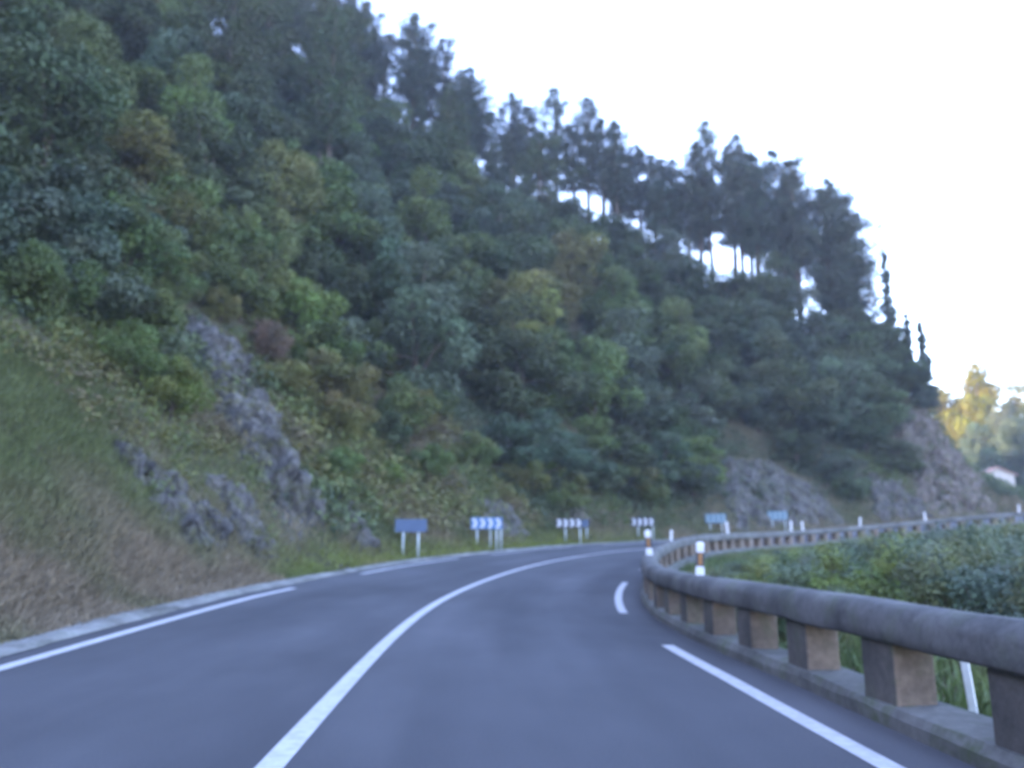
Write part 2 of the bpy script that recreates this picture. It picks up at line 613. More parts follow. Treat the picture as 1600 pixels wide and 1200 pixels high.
# leaning pale post behind the nearest stretch of barrier
px_, py_, pz_ = inner(6.12, .2)
t = empty('fence_post', (float(px_), float(py_), float(pz_)))
tag(t, 'pale weathered post leaning behind the barrier, seen under the beam', 'post')
MB().box(-.028, .028, -.02, .02, -.15, .72).build('shaft', M['pale_post'], t, bevel=.005)
MB().prism([(-.028, .72), (.028, .72), (.012, .755), (-.02, .76)], -.02, .02).build('tip', M['pale_post'], t)
t.rotation_euler = (0, R(-4), R(-38))

# ------------------------------------------------------------------ chevron boards
def chevrons(parent, n, W, z0, z1, mat, y=-.021, frac=.5):
    pitch = W / n
    zc, zh = (z0 + z1) / 2, (z1 - z0) * .42
    for k in range(n):
        xc = -W / 2 + pitch * (k + .5)
        w, t = pitch * .16, pitch * frac
        poly = [(xc - w - t / 2, zc - zh), (xc - w + t / 2, zc - zh), (xc + w + t / 2, zc), (xc - w + t / 2, zc + zh), (xc - w - t / 2, zc + zh), (xc + w - t / 2, zc)]
        MB().prism(poly, y - .003, y).build('chevron', mat, parent)

def board(s, ooff, W, hb, ht, face, yaw, label, n_chev, chev_mat, posts, group='chevron boards along the outside of the bend', frac=.5):
    px_, py_, pz_ = [float(v) for v in road(s, ooff)]
    a = math.atan2(px_, py_)
    t = empty('chevron_board' if n_chev else 'sign_board', (px_, py_, pz_), -a + R(yaw))
    tag(t, label, 'road sign', group)
    p = MB().box(-W / 2, W / 2, -.02, 0, hb, ht).build('panel', face, t, bevel=.006)
    if n_chev:
        chevrons(p, n_chev, W, hb, ht, chev_mat, frac=frac)
    for (xx, yy) in posts:
        MB().tube([(xx, yy, -.4), (xx, yy, ht - .03)], [.038, .038], 8).build('post', M['steel'], t, smooth=True)
    return t

board(28.6, -5.0, 1.18, .98, 1.45, M['navy'], 8, 'plain dark blue board on two pale posts, nearest of the roadside boards', 0, None, [(-.28, .05), (.28, .05)])
board(35.2, -5.1, 1.42, .98, 1.50, M['blue'], 0, 'bright blue board with four white chevrons standing on four posts', 4, M['white'], [(-.43, .05), (.17, .35), (.45, .05), (.66, .35)], frac=.42)
board(43.4, -5.1, 1.42, .93, 1.42, M['dark'], 0, 'dark board with bold white chevrons next to a bare blank board', 4, M['white'], [(-.2, .05), (.60, .05)])
board(45.5, -5.5, .62, .93, 1.36, M['navy'], 10, 'small blank dark board on one post beside the bold white chevrons', 0, None, [(.2, .05)])
board(51.0, -5.1, 1.42, .93, 1.46, M['dark'], 0, 'dark board with bold white chevrons behind the barrier bend, by itself', 4, M['white'], [(-.3, .05), (.62, .05)])
board(58.5, -5.2, 1.42, .95, 1.60, M['teal'], 0, 'faded blue chevron board in front of the brown verge, last but one', 4, M['dull'], [(-.4, .05), (.4, .05)], frac=.34)
board(64.5, -5.2, 1.42, .95, 1.60, M['teal'], 0, 'faded blue chevron board in front of the big smooth grey rock', 4, M['dull'], [(-.4, .05), (.5, .05)], frac=.34)

# ------------------------------------------------------------------ rocks
def rock_patch(name, path, widths, bulge, mat, label, seed, n=60, m=44):
    """a crag lying along a path of (s,u) points up the slope, half widths in metres along the road"""
    path = np.array(path, float)
    d = np.concatenate([[0], np.cumsum(np.hypot(*np.diff(path, axis=0).T))])
    t = np.linspace(0, d[-1], n)
    cs, cu = np.interp(t, d, path[:, 0]), np.interp(t, d, path[:, 1])
    w = np.interp(t, d, widths)
    q = np.linspace(-1, 1, m)
    T, Q = np.meshgrid(t / d[-1], q, indexing='ij')
    w = w * (1 + .5 * (fbm(t * .8, seed, 0, 3, seed) - .5))
    s_ = cs[:, None] + Q * w[:, None] + (fbm(T * 8, Q * 1.5, seed, 3, seed + 2) - .5) * 1.0
    u_ = np.maximum(cu[:, None] + (fbm(T * 6, Q * 2, seed + 3, 3, seed + 4) - .5) * .6, .15)
    x, y, z = terr(s_, u_)
    edge = np.clip((1 - np.abs(Q)) * 3.2, 0, 1) * np.clip(np.minimum(T, 1 - T) * 7, 0, 1)
    # faceted blocks: each cell of a stretched Voronoi pattern is a tilted plane of its own
    rg = np.random.default_rng(seed)
    P = np.stack([x, y, z], -1).reshape(-1, 3)
    P = P + (np.stack([fbm(P[:, 0] * .8, P[:, 1] * .8, P[:, 2] * .8, 3, seed + q) for q in (6, 7, 8)], -1) - .5) * 1.1
    h = np.zeros(len(P))
    for cell, amp in ((1.5, .75), (.6, .38)):
        k = int(np.clip(len(P) * .02, 12, 60)) if cell > 1 else int(np.clip(len(P) * .10, 40, 260))
        C = P[rg.integers(0, len(P), k)] + rg.normal(size=(k, 3)) * .2
        D = (((P[:, None, :] - C[None]) * np.array([1.0, 1.0, .6])[None, None]) ** 2).sum(2)
        i = D.argmin(1)
        d2 = np.sqrt(np.partition(D, 1, axis=1)[:, :2])
        off, tilt = rg.random(k), (rg.random((k, 3)) - .5) * 1.6
        h += amp * (off[i] * 1.0 + ((P - C[i]) * tilt[i]).sum(1) * .5)
        h -= amp * .35 * np.exp(-(d2[:, 1] - d2[:, 0]) / (.10 * cell))
    h = h.reshape(x.shape)
    fine = fbm(x * 2.2, y * 2.2, z * 2.2, 3, seed + 9) - .5
    h = edge * bulge * (.03 + .62 * np.clip(h, -.25, 1.4) + .22 * fine) - (1 - edge) * .4
    nx, ny = np.cos(head(s_)) * .72, -np.sin(head(s_)) * .72
    V = np.stack([x + nx * h, y + ny * h, z + .70 * h], -1).reshape(-1, 3)
    me = np_mesh(name, V, grid_faces(n, m, True), smooth=False)
    o = link(name, me, mat)
    return tag(o, label, 'rock', 'rock outcrops in the roadside bank')

rock_patch('rock_outcrop', [(23.4, .5), (24.3, 3.0), (26.4, 6.5), (28.5, 10), (29.8, 12.6)], [1.6, 1.35, 1.2, 1.1, .5], 1.4, M['rock'],
           'tall grey rock rib climbing the slope, largest crag of the near bank', 101, 190, 60)
rock_patch('rock_outcrop', [(18.9, 1.0), (18.8, 2.4), (18.4, 4.0)], [1.0, .9, .45], .7, M['rock'], 'rough grey crag at the end of the grassy bank', 111)
rock_patch('rock_outcrop', [(20.9, .6), (21.0, 1.8), (21.3, 3.2)], [1.1, 1.0, .6], .7, M['rock'], 'small grey crag at the foot of the tall rock rib', 121, 36, 24)
rock_patch('rock_outcrop', [(26.6, .7), (27.0, 1.6), (27.6, 3.2)], [.9, .9, .5], .8, M['rock'], 'low mossy grey crag behind the plain dark blue board', 131, 34, 22)
rock_patch('rock_outcrop', [(38.8, .8), (39.3, 2.2), (39.8, 3.4)], [1.6, 1.8, .8], .6, M['rock'], 'greyish crag above the verge between the bright blue and the dark boards', 141, 34, 26)
rock_patch('rock_outcrop', [(43.6, 5.0), (44.6, 6.2), (45.2, 7.4)], [1.0, 1.1, .6], .9, M['rock'], 'small pale crag high in the grass below the dark trees', 151, 28, 20)
rock_patch('rock_outcrop', [(46.4, 1.6), (46.9, 2.4), (47.3, 3.2)], [1.3, 1.3, .7], .7, M['brown_rock'], 'low brown crag at the foot of the dark trees', 161, 28, 20)
rock_patch('rock_outcrop', [(66.0, .5), (66.4, 2.6), (66.6, 4.8), (66.2, 6.6)], [6.2, 5.2, 3.2, 1.4], 1.1, M['rock'], 'big smooth grey rock face behind the last chevron board', 171, 60, 110)
rock_patch('rock_outcrop', [(76.0, .5), (76.2, 2.4), (76.4, 4.0)], [2.6, 2.2, 1.2], 1.1, M['rock'], 'low grey rock between the smooth face and the brown cliff', 181, 44, 56)
rock_patch('cliff', [(81.2, .4), (81.4, 3.5), (81.8, 7), (82.0, 9.6)], [3.8, 3.0, 2.0, .9], 1.5, M['brown_rock'], 'tall brown grey cliff ending the bank at the far end of the bend', 191, 90, 76)

# ------------------------------------------------------------------ plants: leaf clouds
def unit(n, rg):
    v = rg.normal(size=(n, 3))
    return v / np.linalg.norm(v, axis=1, keepdims=True)

def leaves(C, Rr, n, L, W, rg, bias=.3, inner_r=.55, tint=None, sq=1.0, up=.35):
    """n leaves round each clump centre C (k,3) of radius Rr (k,)"""
    k = len(C)
    c = np.repeat(C, n, 0)
    r = np.repeat(Rr, n)[:, None]
    d = unit(k * n, rg)
    d[:, 2] += bias
    d /= np.linalg.norm(d, axis=1, keepdims=True)
    rad = inner_r + (1.08 - inner_r) * rg.random((k * n, 1)) ** .6
    off = d * rad * r
    off[:, 2] *= sq
    P = c + off
    nrm = d * .8 + unit(k * n, rg) * .75 + np.array([0, 0, up])
    nrm /= np.linalg.norm(nrm, axis=1, keepdims=True)
    t = np.cross(nrm, unit(k * n, rg))
    t /= np.linalg.norm(t, axis=1, keepdims=True) + 1e-9
    b = np.cross(nrm, t)
    sz = (.65 + .7 * rg.random((k * n, 1)))
    t, b = t * L * sz / 2, b * W * sz / 2
    V = np.stack([P - t, P - b * .9 + t * .1, P + t, P + b * .9 + t * .1], 1).reshape(-1, 3)
    if tint is None:
        tint = np.repeat(.75 + .5 * rg.random((k, 1)), 3, 1) * (1 + .16 * (rg.random((k, 3)) - .5))
    T = np.repeat(tint, n, 0) * (.86 + .28 * rg.random((k * n, 1)))
    return V, np.repeat(T, 4, 0)

def leaf_mesh(name, V, T):
    return np_mesh(name, V, np.arange(len(V)).reshape(-1, 4), T)

def broad_meshes(seed, H=6.0, Rd=2.6, low=.08, nc=34, nl=380, L=.20, W=.115, open_=.0):
    rg = np.random.default_rng(seed)
    ph = rg.random(4) * 6.28
    C, Rr = [], []
    tries = 0
    while len(C) < nc and tries < 4000:
        tries += 1
        d = unit(1, rg)[0]
        rr = rg.random() ** .4
        az = math.atan2(d[1], d[0])
        lobe = 1 + .22 * math.sin(2 * az + ph[0]) + .16 * math.sin(3 * az + ph[1]) + .15 * math.sin(5 * d[2] + ph[2])
        p = np.array([d[0] * Rd * rr * lobe * .82, d[1] * Rd * rr * lobe * .82, H * (low + (1 - low) * (.5 + .46 * d[2] * rr * (1 + .12 * math.sin(3 * az + ph[3]))))])
        p[0] *= 1 - .35 * max(0, p[2] / H - .55)
        p[1] *= 1 - .35 * max(0, p[2] / H - .55)
        r = Rd * (.20 + .17 * rg.random())
        if all(np.linalg.norm(p - q) > .5 * r for q in C):
            C.append(p)
            Rr.append(r)
    C, Rr = np.array(C), np.array(Rr)
    V, T = leaves(C, Rr, nl, L, W, rg, .32, .5, sq=.85)
    # loose sprays sticking out of the outline
    k = rg.integers(0, len(C), 26)
    d = unit(26, rg)
    d[:, 2] = np.abs(d[:, 2]) * .8
    V2, T2 = leaves(C[k] + d * Rr[k][:, None] * 1.15, np.full(26, Rd * .10), 26, L, W * .8, rg, .2, .1)
    V, T = np.concatenate([V, V2]), np.concatenate([T, T2])
    tr = MB()
    lean = (rg.random(2) - .5) * .5
    top = np.array([lean[0], lean[1], H * .62])
    tr.tube([(0, 0, -.9), (lean[0] * .1, lean[1] * .1, H * .12), (lean[0] * .5, lean[1] * .5, H * .34), top], [.035 * H * .8, .028 * H * .8, .02 * H * .8, .009 * H], 7)
    for q in rg.choice(len(C), min(9, len(C)), replace=False):
        f = .2 + .6 * rg.random()
        b = np.array([lean[0] * f, lean[1] * f, H * .62 * f])
        e = C[q]
        tr.tube([b, b * .45 + e * .55 + np.array([0, 0, .15]), e], [.011 * H, .008 * H, .003 * H], 5)
    return tr.mesh('trunk', True), leaf_mesh('crown', V, T)

def pine_meshes(seed, H=17.0, clear=.42, Rd=2.6, nw=11, flat=.5, kind=0):
    rg = np.random.default_rng(seed)
    tr = MB()
    bend = (rg.random((2, 2)) - .5) * .9
    def axis(t):
        return np.array([bend[0, 0] * math.sin(t * 3) + bend[1, 0] * t, bend[0, 1] * math.sin(t * 2.6) + bend[1, 1] * t, H * t])
    ts = np.linspace(-.06, 1, 12)
    tr.tube([axis(t) for t in ts], [max(.012, (.0135 if kind else .021) * H * (1 - .9 * max(t, 0)) * .9) for t in ts], 7)
    C, Rr = [], []
    for w in range(nw):
        t = clear + (1 - clear) * (w + .3 * rg.random()) / (nw - .4)
        t = min(t, .985)
        f = (t - clear) / (1 - clear)
        if kind == 0:      # rounded, open pine crown
            env = Rd * (.35 + .75 * math.sin(math.pi * min(1, f * .85 + .22))) * (.65 + .6 * rg.random())
        else:              # pointed
            env = Rd * (1.05 * (1 - f) ** .8 + .08) * (.75 + .4 * rg.random())
        nb = max(2, int(round((5 if kind == 0 else 6) * (1 - .5 * f))))
        a0 = rg.random() * 6.28
        for b in range(nb):
            if rg.random() < .12:
                continue
            az = a0 + 6.283 * b / nb + (rg.random() - .5) * .8
            ln = env * (.6 + .55 * rg.random())
            base = axis(t)
            rise = (.55 if kind == 0 else -.12) * ln * (rg.random() + .3)
            tip = base + np.array([math.cos(az) * ln, math.sin(az) * ln, rise])
            tr.tube([base, base * .5 + tip * .5 + np.array([0, 0, -.04 * ln]), tip], [.0035 * H * (1.1 - f), .0022 * H, .0008 * H], 5)
            for q in ((.5, .8), (.78, .9), (1.0, 1.0)) if ln > .9 else ((.85, .8),):
                C.append(base * (1 - q[0]) + tip * q[0] + (rg.random(3) - .5) * .35)
                Rr.append((.42 + .38 * rg.random()) * q[1] * (1 if ln > .9 else .6) * (1.15 if kind == 0 else .8))
    if kind:
        for t in np.linspace(.1, .97, 26):
            C.append(axis(t))
            Rr.append(.14 + .42 * (1 - t))
    C.append(axis(1.0))
    Rr.append(.32)
    # dead stubs below the crown
    for q in range(6):
        t = clear * (.35 + .65 * rg.random())
        az = rg.random() * 6.28
        b = axis(t)
        tr.tube([b, b + np.array([math.cos(az), math.sin(az), .15]) * (.4 + .7 * rg.random())], [.022, .006], 4)
    C, Rr = np.array(C), np.array(Rr)
    V, T = leaves(C, Rr * (1.12 if kind == 0 else 1.25), 78 if kind == 0 else 110, .34, .09, rg, .35, .12, sq=.95 if kind == 0 else .6, up=.4)
    return tr.mesh('trunk', True), leaf_mesh('crown', V, T)

def stem_bush_meshes(seed, H=2.2, Rd=1.2, ns=16):
    """upright many-stemmed shrub"""
    rg = np.random.default_rng(seed)
    tr = MB()
    C, Rr = [], []
    for k in range(ns):
        az, r = rg.random() * 6.28, Rd * math.sqrt(rg.random())
        h = H * (.4 + .62 * rg.random()) * (1 - .25 * r / Rd)
        tip = np.array([math.cos(az) * r, math.sin(az) * r, h])
        b = np.array([math.cos(az) * r * .35, math.sin(az) * r * .35, -.3])
        tr.tube([b, b * .4 + tip * .6, tip], [.018, .012, .004], 5)
        for q in (.35, .55, .75, .93):
            C.append(b * (1 - q) + tip * q + (rg.random(3) - .5) * .22)
            Rr.append(.20 + .2 * rg.random())
    V, T = leaves(np.array(C), np.array(Rr), 230, .085, .042, rg, .25, .2)
    return tr.mesh('stems', True), leaf_mesh('crown', V, T)

PROTO = {}
def proto_plant(key, name, tm, cm, leafmat, trunkname='trunk'):
    PROTO[key] = (name, tm, cm, trunkname)
    tm.materials.append(M['bark'])
    cm.materials.append(leafmat)

for k in range(6):
    proto_plant('broad%d' % k, 'broadleaf_tree', *broad_meshes(300 + k, 6.0 + .5 * (k % 3), 2.5 + .25 * (k % 2), .0 + .02 * (k % 3)), M['leaf'])
for k in range(3):
    proto_plant('tall%d' % k, 'broadleaf_tree', *broad_meshes(350 + k, 20.0, 6.0, .1, 60, 300, .5, .3), M['leaf'])
for k in range(3):
    proto_plant('bush%d' % k, 'bush', *broad_meshes(400 + k, 2.4, 1.6, .02, 22, 300, .13, .08), M['leaf'])
for k in range(4):
    proto_plant('pine%d' % k, 'pine_tree', *pine_meshes(500 + k, 17.0, [.30, .38, .26, .36][k], [2.5, 2.1, 2.8, 2.0][k], [17, 15, 18, 15][k]), M['needle'])
for k in range(2):
    proto_plant('spruce%d' % k, 'conifer', *pine_meshes(520 + k, 10.0, .06, 1.25, 24, .45, 1), M['needle'])
for k in range(3):
    proto_plant('stem%d' % k, 'shrub', *stem_bush_meshes(600 + k, 2.2, 1.25), M['leaf'], 'stems')

PLANTS = []
def plant(key, loc, height_scale, width_scale, rz, color, word, cat, group, name=None):
    nm, tm, cm, tn = PROTO[key]
    t = empty(name or nm, loc, rz)
    t.scale = (width_scale, width_scale, height_scale)
    a = bpy.data.objects.new(tn, tm)
    b = bpy.data.objects.new('crown', cm)
    for q in (a, b):
        COL.objects.link(q)
        q.parent = t
    b.color = (*color, 1)
    t['category'] = cat
    t['group'] = group
    PLANTS.append((t, word, group))
    return t

DG, BG, MG, OL, RU, LG = (.064, .084, .034), (.078, .102, .060), (.104, .134, .040), (.150, .142, .045), (.17, .12, .055), (.138, .175, .042)
def jit(c, a=.18):
    f = 1 + rnd.uniform(-a, a)
    return tuple(max(.005, v * f * (1 + rnd.uniform(-.06, .06))) for v in c)

# skyline pines: (chainage, height)
pines = [(53.8, 18.5, 0), (55.5, 17, 1), (56.4, 14.2, 2), (58.0, 18.8, 1), (59.5, 17.8, 0), (60.5, 13.6, 3), (61.6, 11.8, 1), (63.0, 14.8, 2), (64.2, 14.2, 0),
         (65.8, 18.2, 2), (67.5, 18.2, 0), (69.0, 16.2, 3), (70.8, 15.2, 2), (72.2, 13.4, 1), (73.5, 16.4, 3), (74.5, 19.8, 0), (76.0, 19.0, 1), (77.0, 18.0, 2),
         (78.0, 18.6, 3), (79.4, 20.6, 0), (80.2, 18.4, 2), (81.0, 19.8, 1), (81.8, 16.4, 2)]
pines += [(s + .8 + rnd.uniform(-.4, .4), h * rnd.uniform(.74, .97), (v + 2) % 4) for s, h, v in pines if s < 81]
pines += [(72.8, 14, 1), (75.2, 17.5, 3), (76.6, 17, 1), (78.6, 18, 3), (71.6, 13.5, 1)]
pines += [(44.0, 17, 0), (45.3, 19, 2), (46.6, 18, 1), (47.8, 20, 3), (49.0, 18, 0), (50.2, 19, 2), (51.4, 18, 1), (52.6, 18, 3)]
for s, h, v in pines:
    u = float(crest_u(s)) + rnd.uniform(-1.5, 2.5)
    p = [float(q) for q in terr(s, u)]
    w = rnd.uniform(.9, 1.25) * (.6 + .4 * h / 17)
    if 62 < s < 71.5:
        w, v = w * 1.0, [1, 3][v % 2]
    if 71.5 < s < 79:
        w, h, v = w * .9, h * 1.1, [1, 3][v % 2]
    plant('pine%d' % v, p, h / 17, w, rnd.uniform(0, 6.28), jit((.052, .068, .046)), 'pine', 'tree', 'pines along the skyline')
for s, u, h, v in [(83.3, 12.9, 13.8, 0), (83.4, 10.4, 8.6, 1), (83.5, 8.9, 8.6, 0)]:
    p = [float(q) for q in terr(s, u)]
    plant('spruce%d' % v, p, h / 10, .72, rnd.uniform(0, 6), jit((.048, .064, .046)), 'conifer', 'tree', 'thin conifers on the ridge end')
# tall pines inside the upper wood, trunks showing
for s, u, h, v in [(46.5, 26, 19, 0), (49, 33, 18, 1), (43, 31, 19, 2), (40, 26, 17, 3), (52, 37, 16, 1), (36, 33, 18, 0), (31, 27, 17, 2), (47.5, 38, 17, 3), (57, 32, 14, 0), (62.5, 28, 13, 2), (38, 50, 20, 1), (41, 54, 20, 0), (44, 50, 21, 2), (47, 50, 19, 3), (50, 46, 20, 0), (51.5, 48, 17, 2), (34, 44, 19, 1)]:
    p = [float(q) for q in terr(s, u)]
    plant('pine%d' % v, p, h / 17, rnd.uniform(.95, 1.25), rnd.uniform(0, 6.28), jit(DG), 'pine', 'tree', 'pines in the upper wood')

def rock_clear(s, u):
    for (ps, pu, rr) in ((23.5, 2, 2.4), (25.5, 5, 2.4), (27.5, 8.5, 2.3), (29, 11, 2.0), (18.6, 2.5, 2.6), (21, 2, 2), (66, 2.5, 5.5), (62.5, 1.5, 3), (69.5, 1.5, 3), (81.3, 4, 3.4), (81.8, 8, 2.0), (76, 2, 2.6), (39.3, 2, 2), (44.6, 6.2, 1.8)):
        if (s - ps) ** 2 + (u - pu) ** 2 < rr * rr:
            return False
    return True

# slope wood: jittered rows across (s,u)
def slope_trees():
    s = 40.0
    out = []
    while s < 86:
        u = 3.0 + rnd.uniform(0, 1.2)
        uc = float(crest_u(s))
        while u < min(uc + 2, 46):
            ss_, uu_ = s + rnd.uniform(-1.5, 1.5), u + rnd.uniform(-.8, .8)
            if rock_clear(ss_, uu_) and ss_ < 82.8:
                out.append((ss_, uu_))
            u += 3.2 + .06 * u + rnd.uniform(-.4, .6)
        s += 3.4
    return out
for s, u in slope_trees():
    p = [float(q) for q in terr(s, u)]
    near_crest = u > float(crest_u(s)) - 4
    low = u < 6
    h = rnd.uniform(.62, .9) if low else (rnd.uniform(.32, .5) if near_crest and 71 < s < 80 else rnd.uniform(.5, .8) if near_crest else rnd.uniform(.85, 1.4))
    w = rnd.uniform(1.15, 1.55) * (.9 if low else 1.0)
    r_ = rnd.random()
    c = BG if r_ < .26 else (DG if r_ < .68 else (MG if r_ < .95 else OL))
    if s > 70 and r_ >= .68:
        c = DG
    plant('broad%d' % rnd.randrange(6), p, h, w, rnd.uniform(0, 6.28), jit(c), 'broadleaf tree', 'tree', 'broadleaf trees on the wooded slope')
ss_ = 41.0
while ss_ < 80:
    uu_ = rnd.uniform(2.0, 3.2)
    if rock_clear(ss_, uu_ - .4):
        p = [float(q) for q in terr(ss_, uu_)]
        k_ = rnd.uniform(.8, 1.3)
        plant('bush%d' % rnd.randrange(3), p, k_, k_ * rnd.uniform(1.0, 1.3), rnd.uniform(0, 6.28), jit([BG, DG, MG, OL][rnd.randrange(4)]), 'bush', 'bush', 'bushes on the near bank')
    ss_ += rnd.uniform(1.5, 2.3)
for s, u, h, w in [(80.5, 16, 1.1, 1.2), (81.6, 14.5, .95, 1.1), (82.4, 13.2, .85, 1.0), (81.0, 12.5, .9, 1.1), (82.0, 11.2, .75, 1.0), (82.9, 11.8, .7, .9), (82.9, 10.0, .5, .8), (80.0, 9.6, .8, 1.1), (79.0, 7.4, .7, 1.0),
                   (78.5, 11.0, .9, 1.2), (77.5, 8.0, .8, 1.1), (76.6, 5.6, .6, 1.0), (75.0, 7.4, .85, 1.2), (73.4, 6.2, .8, 1.1), (71.5, 7.6, .9, 1.2), (69.5, 8.4, .9, 1.2), (67.5, 9.2, .9, 1.2), (65.3, 8.6, .9, 1.2), (63.0, 7.4, .85, 1.2),
                   (72.4, 10.6, 1.0, 1.3), (68.4, 12.0, 1.0, 1.3), (75.6, 11.0, 1.0, 1.3), (73.0, 3.6, .55, .9), (60.5, 6.0, .8, 1.1), (70.5, 5.4, .5, .9), (64.0, 11.4, 1.0, 1.3), (78.6, 4.6, .5, .8)]:
    p = [float(q) for q in terr(s, u)]
    plant('broad%d' % rnd.randrange(6), p, h, w, rnd.uniform(0, 6.28), jit(DG if rnd.random() < .6 else BG), 'broadleaf tree', 'tree', 'broadleaf trees on the wooded slope')
# upper wood above the near bank
s = 14.0
while s < 50:
    u = max(16.5, (s - 38) * 5) + rnd.uniform(0, 2)
    while u < 64:
        ss_, uu_ = s + rnd.uniform(-1.4, 1.4), u + rnd.uniform(-1, 1)
        p = [float(q) for q in terr(ss_, uu_)]
        if p[1] > 6 and p[0] / p[1] > -.76:
            r_ = rnd.random()
            c = BG if r_ < .26 else (DG if r_ < .52 else (MG if r_ < .76 else OL))
            plant('broad%d' % rnd.randrange(6), p, rnd.uniform(.9, 1.6), rnd.uniform(1.15, 1.55), rnd.uniform(0, 6.28), jit(c), 'broadleaf tree', 'tree', 'broadleaf trees on the wooded slope')
        u += 4.3 + .05 * u
    s += 4.2
# bushes over the near bank: (s, u, size, width, colour)
bushes = [(17.5, 8.5, 1.2, BG), (19.0, 10.5, 1.5, BG), (16.2, 10.5, 1.5, BG), (20.8, 8.0, 1.2, BG), (22.5, 10.5, 1.5, BG), (20.5, 13.5, 1.7, DG), (24.5, 13.2, 1.7, BG), (17.8, 14.5, 1.7, BG),
          (23.2, 8.0, 1.0, MG), (20.9, 5.8, .8, MG), (21.8, 5.0, .7, LG), (26.5, 12.5, 1.3, MG), (15.0, 7.6, .9, MG), (14.2, 10.0, 1.3, DG), (18.9, 6.8, .9, MG),
          (31.5, 6.4, 1.15, OL), (30.4, 8.8, .8, (.13, .09, .055)), (30.6, 14.5, 1.5, MG), (31.5, 17.5, 1.6, MG), (29.0, 15.2, 1.5, OL), (28.2, 11.9, .75, MG), (29.3, 12.4, .7, BG), (30.4, 11.6, .7, OL), (27.3, 11.4, .8, MG), (28.9, 14.2, 1.2, BG), (30.0, 15.0, 1.3, MG), (31.0, 14.0, 1.2, MG), (28.0, 14.4, 1.2, BG), (28.5, 13.5, 1.0, MG), (29.5, 13.9, 1.1, BG), (30.4, 13.0, .9, MG), (29.2, 13.0, .6, OL), (27.8, 12.8, 1.1, MG), (31.2, 3.0, .5, LG), (44, 3.2, 1.0, MG), (47, 3.6, 1.1, BG), (33.5, 8.6, 1.4, MG), (32.0, 12.2, 1.6, MG), (35.0, 12.0, 1.6, LG), (34.5, 15.0, 1.7, MG), (37.5, 9.8, 1.5, MG), (38.6, 13.5, 1.8, DG),
          (36.0, 6.4, 1.2, MG), (38.0, 6.6, 1.2, OL), (33.5, 4.6, .9, DG), (35.8, 3.8, .75, MG), (30.3, 4.8, .8, OL), (41.0, 10.5, 1.6, MG), (31.0, 15.5, 1.6, MG), (27.5, 15.5, 1.7, DG),
          (29.0, 6.2, .7, OL), (37.0, 17.0, 1.9, MG), (40.0, 7.5, 1.2, MG), (28.6, 3.4, .6, MG), (40.6, 4.6, .8, MG), (33.0, 6.9, .9, DG)]
for s, u, k, c in bushes:
    p = [float(q) for q in terr(s, u)]
    plant('bush%d' % rnd.randrange(3), p, k * rnd.uniform(.85, 1.15), k * rnd.uniform(.9, 1.2), rnd.uniform(0, 6.28), jit(c), 'bush', 'bush', 'bushes on the near bank')
# shrubs inside the bend, behind the barrier
YT = lambda px: np.interp(px, [1080, 1130, 1200, 1300, 1400, 1500, 1600, 1750], [905, 884, 868, 846, 830, 820, 812, 806])
def near_far_clear(x, y):
    q = np.arange(20, 95, 1.)
    a, b, _ = road(q, 4.4)
    return float(np.hypot(a - x, b - y).min())
k = 0
tries = 0
while k < 136 and tries < 6000:
    tries += 1
    if k % 3 == 0:
        s, v = rnd.uniform(11, 40), rnd.uniform(1.1, 6.0)
    else:
        s, v = rnd.uniform(7, 46), 1.6 + 24 * rnd.random() ** 1.2
    px_, py_, pz_ = [float(q) for q in inner(s, v)]
    sx_ = 800 + 1243 * px_ / py_ / math.cos(R(11)) * .98
    if not 1105 < sx_ < 1640 or near_far_clear(px_, py_) < 1.0 and s > 20:
        continue
    ytop = float(YT(sx_)) + max(0, 10 - v) + rnd.uniform(-16, 14)
    h = 1.313 + (844 - ytop) / 1243 * py_ - pz_
    if h < .4:
        continue
    h = min(h, 4.5) / 2.25
    c = [(.17, .20, .055), (.11, .14, .085), (.10, .13, .085), (.12, .155, .08), (.11, .14, .09), (.15, .155, .07)][k % 6]
    plant('stem%d' % (k % 3), (px_, py_, pz_), h, max(.9, min(1.6, h * rnd.uniform(.9, 1.25))), rnd.uniform(0, 6.28), jit(c), 'shrub', 'shrub', 'shrubs inside the bend')
    k += 1
# beyond the bend: trees round the house and on the far hill
far = [(76, 103, 7, 1.2), (79, 106, 9, 1.3), (76, 112, 10, 1.4), (84, 112, 9, 1.3), (86, 120, 9, 1.3), (70, 122, 9, 1.3), (78, 124, 9, 1.4), (62, 118, 8, 1.2), (92, 128, 8, 1.3), (70, 132, 8, 1.3), (86, 132, 8, 1.4), (99, 138, 8, 1.3), (73.0, 104, 6.0, .9), (82, 126, 11, 1.5), (90, 134, 9, 1.5), (75, 117, 14, 1.7), (80, 120, 15, 1.8), (70, 116, 9, 1.4), (85, 116, 14, 1.7), (90, 122, 13, 1.7), (80, 131, 13, 1.8), (94, 120, 11, 1.5), (74, 126, 13, 1.6), (81, 128, 15, 1.7), (88, 106, 10, 1.4)]
for x, y, h, w in far:
    z = max(float(far_h(np.array(x), np.array(y))), 5.5 if y < 119 else 6.5)
    plant('broad%d' % rnd.randrange(6), (x, y, z - .4), h / 6.3, w, rnd.uniform(0, 6), jit(BG), 'broadleaf tree', 'tree', 'trees round the far house')
